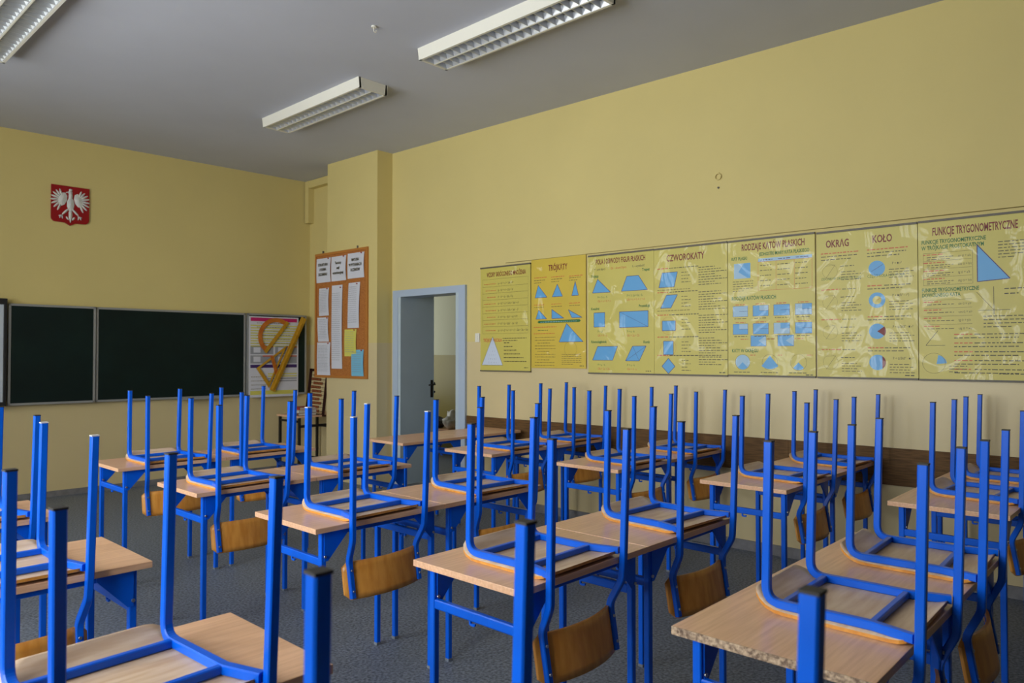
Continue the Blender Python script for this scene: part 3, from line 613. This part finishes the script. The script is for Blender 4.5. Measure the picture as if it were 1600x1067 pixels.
# ------------------------------------------------------------------ corner table with books and counting frame
T = thing('corner_table', 'small dark-legged side table in the front corner behind the desks', 'table', (4.68, 7.84, 0))
b = NB(); box(b, 0, .58, 0, .50, .72, .742); obj('tabletop', b, 'beech', T)
for xx in (.03, .55):
    for yy in (.03, .47): b = NB(); box(b, xx-.014, xx+.014, yy-.014, yy+.014, 0, .72); obj('leg', b, 'black', T)
b = NB(); box(b, .03, .55, .016, .036, .60, .63); obj('cross_bar', b, 'black', T); b = NB(); box(b, .016, .036, .03, .47, .66, .685); obj('side_bar', b, 'black', T); b = NB(); box(b, .544, .564, .03, .47, .56, .585); obj('side_bar', b, 'black', T)
for i, (mk, lb) in enumerate((('book_b', 'brown covered book at the bottom of the stack on the corner table'), ('book_w', 'pale covered book in the middle of the stack on the corner table'), ('book_r', 'red covered book on top of the stack on the corner table'))):
    t = thing('book', lb, 'book', (4.70+.010*i, 7.88, .7425+i*.034), .05*(i-1), 'books on the corner table')
    b = NB(); box(b, .006, .24, .006, .176, .004, .029); obj('pages', b, 'book_w', t); b = NB(); box(b, 0, .245, 0, .18, 0, .004); box(b, 0, .245, 0, .18, .029, .033); box(b, 0, .004, 0, .18, .004, .029); obj('cover', b, mk, t)
AB = thing('counting_frame', 'tall dark wooden counting frame with brown beads leaning on the corner table', 'abacus', (4.86, 7.985, .7425), -.80)
AB.rotation_euler = (0, math.radians(6), -.80)
b = NB()
for a in ((-.006, .026, 0, .56), (.196, .228, 0, .56), (-.006, .228, .535, .567), (-.02, .242, 0, .02)): box(b, a[0], a[1], 0, .02 if a[2] or a[3] > .1 else .09, a[2], a[3])
obj('frame', b, 'dkbrown', AB)
for i in range(10):
    z = .06+i*.048; b = NB(); cyl(b, (.02, .01, z), (.20, .01, z), .0025, 6); wr = obj('wire_rod', b, 'black', AB)
    b = NB(); k = 6; off = random.uniform(0, .05)
    for j in range(k): cyl(b, (.03+off+j*.019, .01, z), (.046+off+j*.019, .01, z), .017, 8)
    obj('beads', b, 'bead', wr)

# ------------------------------------------------------------------ corridor bench and bags
t = thing('corridor_bench', 'low bench against the far corridor wall seen through the doorway', 'bench', (7.05, 7.1, 0))
b = NB(); box(b, 0, .4, 0, 1.9, .37, .40); obj('bench_seat', b, 'beech', t)
for xx in (.05, .35):
    for yy in (.1, 1.8): b = NB(); box(b, xx-.015, xx+.015, yy-.015, yy+.015, 0, .37); obj('leg', b, 'blue', t)
def bag(name, label, cat, loc, r, m, seed):
    t = thing(name, label, cat, loc); b = NB(); bmesh.ops.create_icosphere(b, subdivisions=3, radius=1.0); rnd = random.Random(seed); ph = [rnd.uniform(0, 6) for _ in range(6)]
    for v in b.verts:
        q = v.co.copy(); k = 1+.16*math.sin(4*q.x+ph[0]+3*q.z)+.12*math.sin(6*q.y+ph[1]+4*q.z)+.07*math.sin(11*q.z+ph[2]+5*q.x)
        v.co = Vector((q.x*r[0]*k, q.y*r[1]*k, max(0, (q.z+.85)*r[2]*k)))
    obj('bag_body', b, m, t, True)
    b = NB(); tube(b, fillet([(0, -.05, r[2]*1.7), (0, -.045, r[2]*2.1), (0, .045, r[2]*2.1), (0, .05, r[2]*1.7)], .03), .006, .004, (1, 0, 0)); obj('bag_handle', b, m, t)
bag('shopping_bag', 'crumpled pale bag on the corridor bench seen through the doorway', 'bag', (7.24, 7.93, .401), (.13, .13, .13), 'bag_w', 2)
bag('black_bag', 'slumped black bag on the corridor bench seen through the doorway', 'bag', (7.24, 8.30, .401), (.14, .2, .075), 'bag_k', 5)

# ------------------------------------------------------------------ school desks (70 x 50 cm, one pupil each)
DZ = 0.763; DW, DD = .70, .50
def make_desk(chip=False):
    t = thing('school_desk', '', 'desk', group='single blue-framed school desks')
    b = NB(); box(b, .001, DW-.001, 0, DD, DZ-.022, DZ, bev=.0018)
    if chip:
        for f in b.faces:
            if f.calc_center_median().x < .004: f.material_index = 1
    obj('tabletop', b, ['beech', 'chip'] if chip else 'beech', t)
    IX, Y0, Y1, HL = .055, .036, DD-.05, .0125
    for xx in (IX, DW-IX):
        for yy in (Y0, Y1):
            b = NB(); tube(b, [(xx, yy, .012), (xx, yy, DZ-.022)], HL, HL, (1, 0, 0)); lg = obj('leg', b, 'blue', t)
            b = NB(); box(b, xx-HL-.0006, xx+HL+.0006, yy-HL-.0006, yy+HL+.0006, 0, .013); obj('foot_cap', b, 'cap_grey', lg)
            s = 1 if xx < DW/2 else -1; b = NB()
            prism(b, [(xx-s*.0, DZ-.024), (xx+s*.115, DZ-.024), (xx+s*.115, DZ-.04), (xx+s*.018, DZ-.145), (xx-s*.0, DZ-.145)][::s], yy-HL-.004, yy-HL, 'y'); gs = obj('gusset_plate', b, 'blue', t)
            b = NB(); cyl(b, (xx+s*.002, yy-HL-.010, DZ-.125), (xx+s*.002, yy-HL-.003, DZ-.125), .006, 8); obj('bolt', b, 'steel', gs)
        b = NB(); tube(b, [(xx, Y0+HL, DZ-.150), (xx, Y1-HL, DZ-.150)], .010, .016, (1, 0, 0)); bar = obj('end_crossbar', b, 'blue', t)
        b = NB(); tube(b, fillet([(xx, .27, DZ-.165), (xx, .27, DZ-.180), (xx, .25, DZ-.180), (xx, .25, DZ-.174)], .005), .004, .004, (1, 0, 0)); obj('bag_hook', b, 'blue', bar)
    for yy in (Y0, Y1):
        b = NB(); tube(b, [(IX+HL, yy, DZ-.034), (DW-IX-HL, yy, DZ-.034)], .010, .011, (0, 1, 0)); obj('long_rail', b, 'blue', t)
    return t
ROWN = {1: 'front row', 2: 'second row', 3: 'third row', 4: 'fourth row', 5: 'fifth row'}
COLN = {1: 'left column', 2: 'middle column', 3: 'poster-wall column'}
# (column, row): left end x of the pair, near edge y
DESKS = {(2, 1): (1.69, 4.93), (2, 2): (1.66, 3.75), (2, 3): (1.65, 2.63), (2, 4): (1.64, 1.50), (2, 5): (1.70, .52),
         (3, 1): (3.73, 4.68), (3, 2): (3.74, 3.69), (3, 3): (3.765, 2.625), (3, 4): (3.80, 1.59), (3, 5): (3.865, .62)}
RIGHT_ONLY = {(1, 1): (1.05, 4.74), (1, 2): (1.03, 3.69), (1, 3): (1.02, 2.64), (1, 4): (.965, 1.46), (1, 5): (.95, .35)}   # right end x, near edge y
desk0 = make_desk(); used0 = False; chip0 = None
def place_desk(x, y, label, chip=False):
    global used0
    if chip:
        d = make_desk(True); d.location = (x, y, 0); d['label'] = label; return d
    if not used0:
        used0 = True; desk0.location = (x, y, 0); desk0['label'] = label; return desk0
    return dup(desk0, (x, y, 0), 0, label)
for (c, r), (x, y) in DESKS.items():
    for k, side in ((0, 'left'), (1, 'right')):
        if (c, r) == (3, 1): lab = 'bare school desk without a chair by the door, %s of the two' % side
        elif (c, r) == (2, 5) and k == 0: lab = 'school desk with chipped bare board edge, %s desk, fifth row, middle column' % side
        else: lab = '%s desk of the pair in the %s from the chalkboard, %s' % (side, ROWN[r], COLN[c])
        place_desk(x+k*.703, y, lab, chip=(c, r) == (2, 5) and k == 0)
for (c, r), (x, y) in RIGHT_ONLY.items():
    place_desk(x-DW, y, 'school desk in the %s from the chalkboard, left column' % ROWN[r])

# ------------------------------------------------------------------ chairs, upside down on the desks
# local frame: origin on the desk top below the rear posts, +y towards the chalkboard, z up
TH = .0115
def make_chair():
    t = thing('school_chair', '', 'chair', group='upturned blue school chairs')
    # seat: plywood shell lying on its upper face
    b = NB(); ny, nx = 18, 10; ya, yb = .018, .432
    def prof(y): return (.042*((y-.335)/.097)**2 if y > .335 else 0)+(.010*((.07-y)/.05)**2 if y < .07 else 0)
    def half(y):
        w = .203-.012*(y-ya)/(yb-ya)
        for e, R in ((y-ya, .03), (yb-y, .06)):
            if e < R: w -= R-math.sqrt(max(0, R*R-(R-e)**2))
        return w
    yl = [ya+(yb-ya)*(1-math.cos(PI*i/ny))/2 for i in range(ny+1)]
    g = [[[b.verts.new((half(y)*(2*j/nx-1), y, prof(y)+dz+.0015+.004*(1-(2*j/nx-1)**2)*(0))) for j in range(nx+1)] for y in yl] for dz in (0, .0095)]
    for L in (0, 1):
        for i in range(ny):
            for j in range(nx):
                q = (g[L][i][j], g[L][i][j+1], g[L][i+1][j+1], g[L][i+1][j]); f = b.faces.new(q if L else q[::-1]); f.smooth = True
    rim = [(i, 0) for i in range(ny)]+[(ny, j) for j in range(nx)]+[(i, nx) for i in range(ny, 0, -1)]+[(0, j) for j in range(nx, 0, -1)]
    for (i, j), (i2, j2) in zip(rim, rim[1:]+rim[:1]): b.faces.new((g[0][i][j], g[0][i2][j2], g[1][i2][j2], g[1][i][j])).material_index = 1
    obj('seat', b, ['ply', 'backply'], t)
    zr = .0115+TH
    for s in (-1, 1):
        pts = [(s*.168, .380, .466), (s*.165, .392, zr), (s*.165, .115, zr), (s*.1935, .012, zr)]
        b = NB(); tube(b, fillet(pts, [.045, .03], 6), TH, TH, (1, 0, 0)); sf = obj('front_leg_and_rail', b, 'blue', t)
        b = NB(); box(b, s*.168-TH-.0003, s*.168+TH+.0003, .380-TH-.0003, .380+TH+.0003, .4655, .4695); obj('foot_cap', b, 'cap', sf)
        pts = [(s*.2085, -.014, .446), (s*.203, -.002, .02), (s*.200, .002, -.075), (s*.186, .046, -.165), (s*.184, .020, -.32)]
        b = NB(); tube(b, fillet(pts, [.05, .07, .07], 5), TH, TH, (1, 0, 0)); rp = obj('rear_leg_and_back_post', b, 'blue', t)
        b = NB(); box(b, s*.2085-TH-.0003, s*.2085+TH+.0003, -.014-TH-.0003, -.014+TH+.0003, .4455, .4495); obj('foot_cap', b, 'cap', rp)
    for y, hw in ((.345, .156), (.118, .156)):
        b = NB(); tube(b, [(-hw, y, zr), (hw, y, zr)], .0085, TH-.002, (0, 1, 0)); obj('cross_brace', b, 'blue', t)
    # backrest: bowed plywood strip in front of the posts
    b = NB(); nx, nz = 18, 6; hw = .213; z0, z1 = -.326, -.172
    g = []
    for L in (0, 1):
        rows = []
        for i in range(nx+1):
            u = 2*i/nx-1; x = hw*math.sin(u*PI/2*.999) if False else hw*u; e = hw-abs(x); R = .022
            cut = R-math.sqrt(max(0, R*R-(R-e)**2)) if e < R else 0
            rows.append([b.verts.new((x, .0125+.046-.044*(1-u*u)+.172*((z0+cut+(z1-z0-2*cut)*j/nz)-z1)*1.0+(.009 if L else 0), z0+cut+(z1-z0-2*cut)*j/nz)) for j in range(nz+1)])
        g.append(rows)
    for L in (0, 1):
        for i in range(nx):
            for j in range(nz):
                q = (g[L][i][j], g[L][i+1][j], g[L][i+1][j+1], g[L][i][j+1]); f = b.faces.new(q if not L else q[::-1]); f.smooth = True
    rim = [(i, 0) for i in range(nx)]+[(nx, j) for j in range(nz)]+[(i, nz) for i in range(nx, 0, -1)]+[(0, j) for j in range(nz, 0, -1)]
    for (i, j), (i2, j2) in zip(rim, rim[1:]+rim[:1]): b.faces.new((g[0][i][j], g[0][i2][j2], g[1][i2][j2], g[1][i][j]))
    br = obj('backrest', b, 'backply', t)
    for s in (-1, 1):
        for z in (-.205, -.29):
            py = .046-.026*(-z-.165)/.155; b = NB(); cyl(b, (s*.185, py-TH-.004, z), (s*.185, py-TH+.002, z), .0055, 8); obj('bolt', b, 'steel', br)
    return t
# (column, row, side): x of the chair's middle, turn in degrees
CHAIRS = {(2, 1, 'left'): (2.06, 1), (2, 1, 'right'): (2.69, 0), (2, 2, 'left'): (1.965, 2), (2, 2, 'right'): (2.71, 1), (2, 3, 'left'): (2.015, 2), (2, 3, 'right'): (2.77, -2),
          (2, 4, 'left'): (1.96, 1), (2, 4, 'right'): (2.76, -3), (2, 5, 'left'): (2.165, 1), (2, 5, 'right'): (2.83, 2),
          (3, 2, 'left'): (4.14, 0), (3, 2, 'right'): (4.86, -1), (3, 3, 'left'): (4.12, -2), (3, 3, 'right'): (4.89, -1), (3, 4, 'left'): (4.225, -1), (3, 4, 'right'): (4.98, -2),
          (3, 5, 'left'): (4.33, -4), (3, 5, 'right'): (5.03, -1), (1, 2, ''): (.72, 1), (1, 3, ''): (.615, 0), (1, 4, ''): (.60, 3), (1, 5, ''): (.615, -1)}
chair0 = make_chair(); first = True
PALE = {(1, 3, ''), (2, 3, 'left')}
for (c, r, s), (x, a) in CHAIRS.items():
    ny = DESKS[(c, r)][1] if c > 1 else RIGHT_ONLY[(c, r)][1]
    if c > 1: lab = 'upturned blue chair on the %s desk, %s from the chalkboard, %s' % (s, ROWN[r], COLN[c])
    else: lab = 'upturned blue chair in the %s from the chalkboard, left column' % ROWN[r]
    loc = (x, ny-.0165, DZ)
    if first: ch = chair0; ch.location = loc; ch.rotation_euler = (0, 0, math.radians(a)); ch['label'] = lab; first = False
    else: ch = dup(chair0, loc, math.radians(a), lab)
    if (c, r, s) in PALE:
        for o in ch.children:
            for g in o.children:
                if g.name.startswith('foot_cap'): g.material_slots[0].link = 'OBJECT'; g.material_slots[0].material = M['cap_pale']
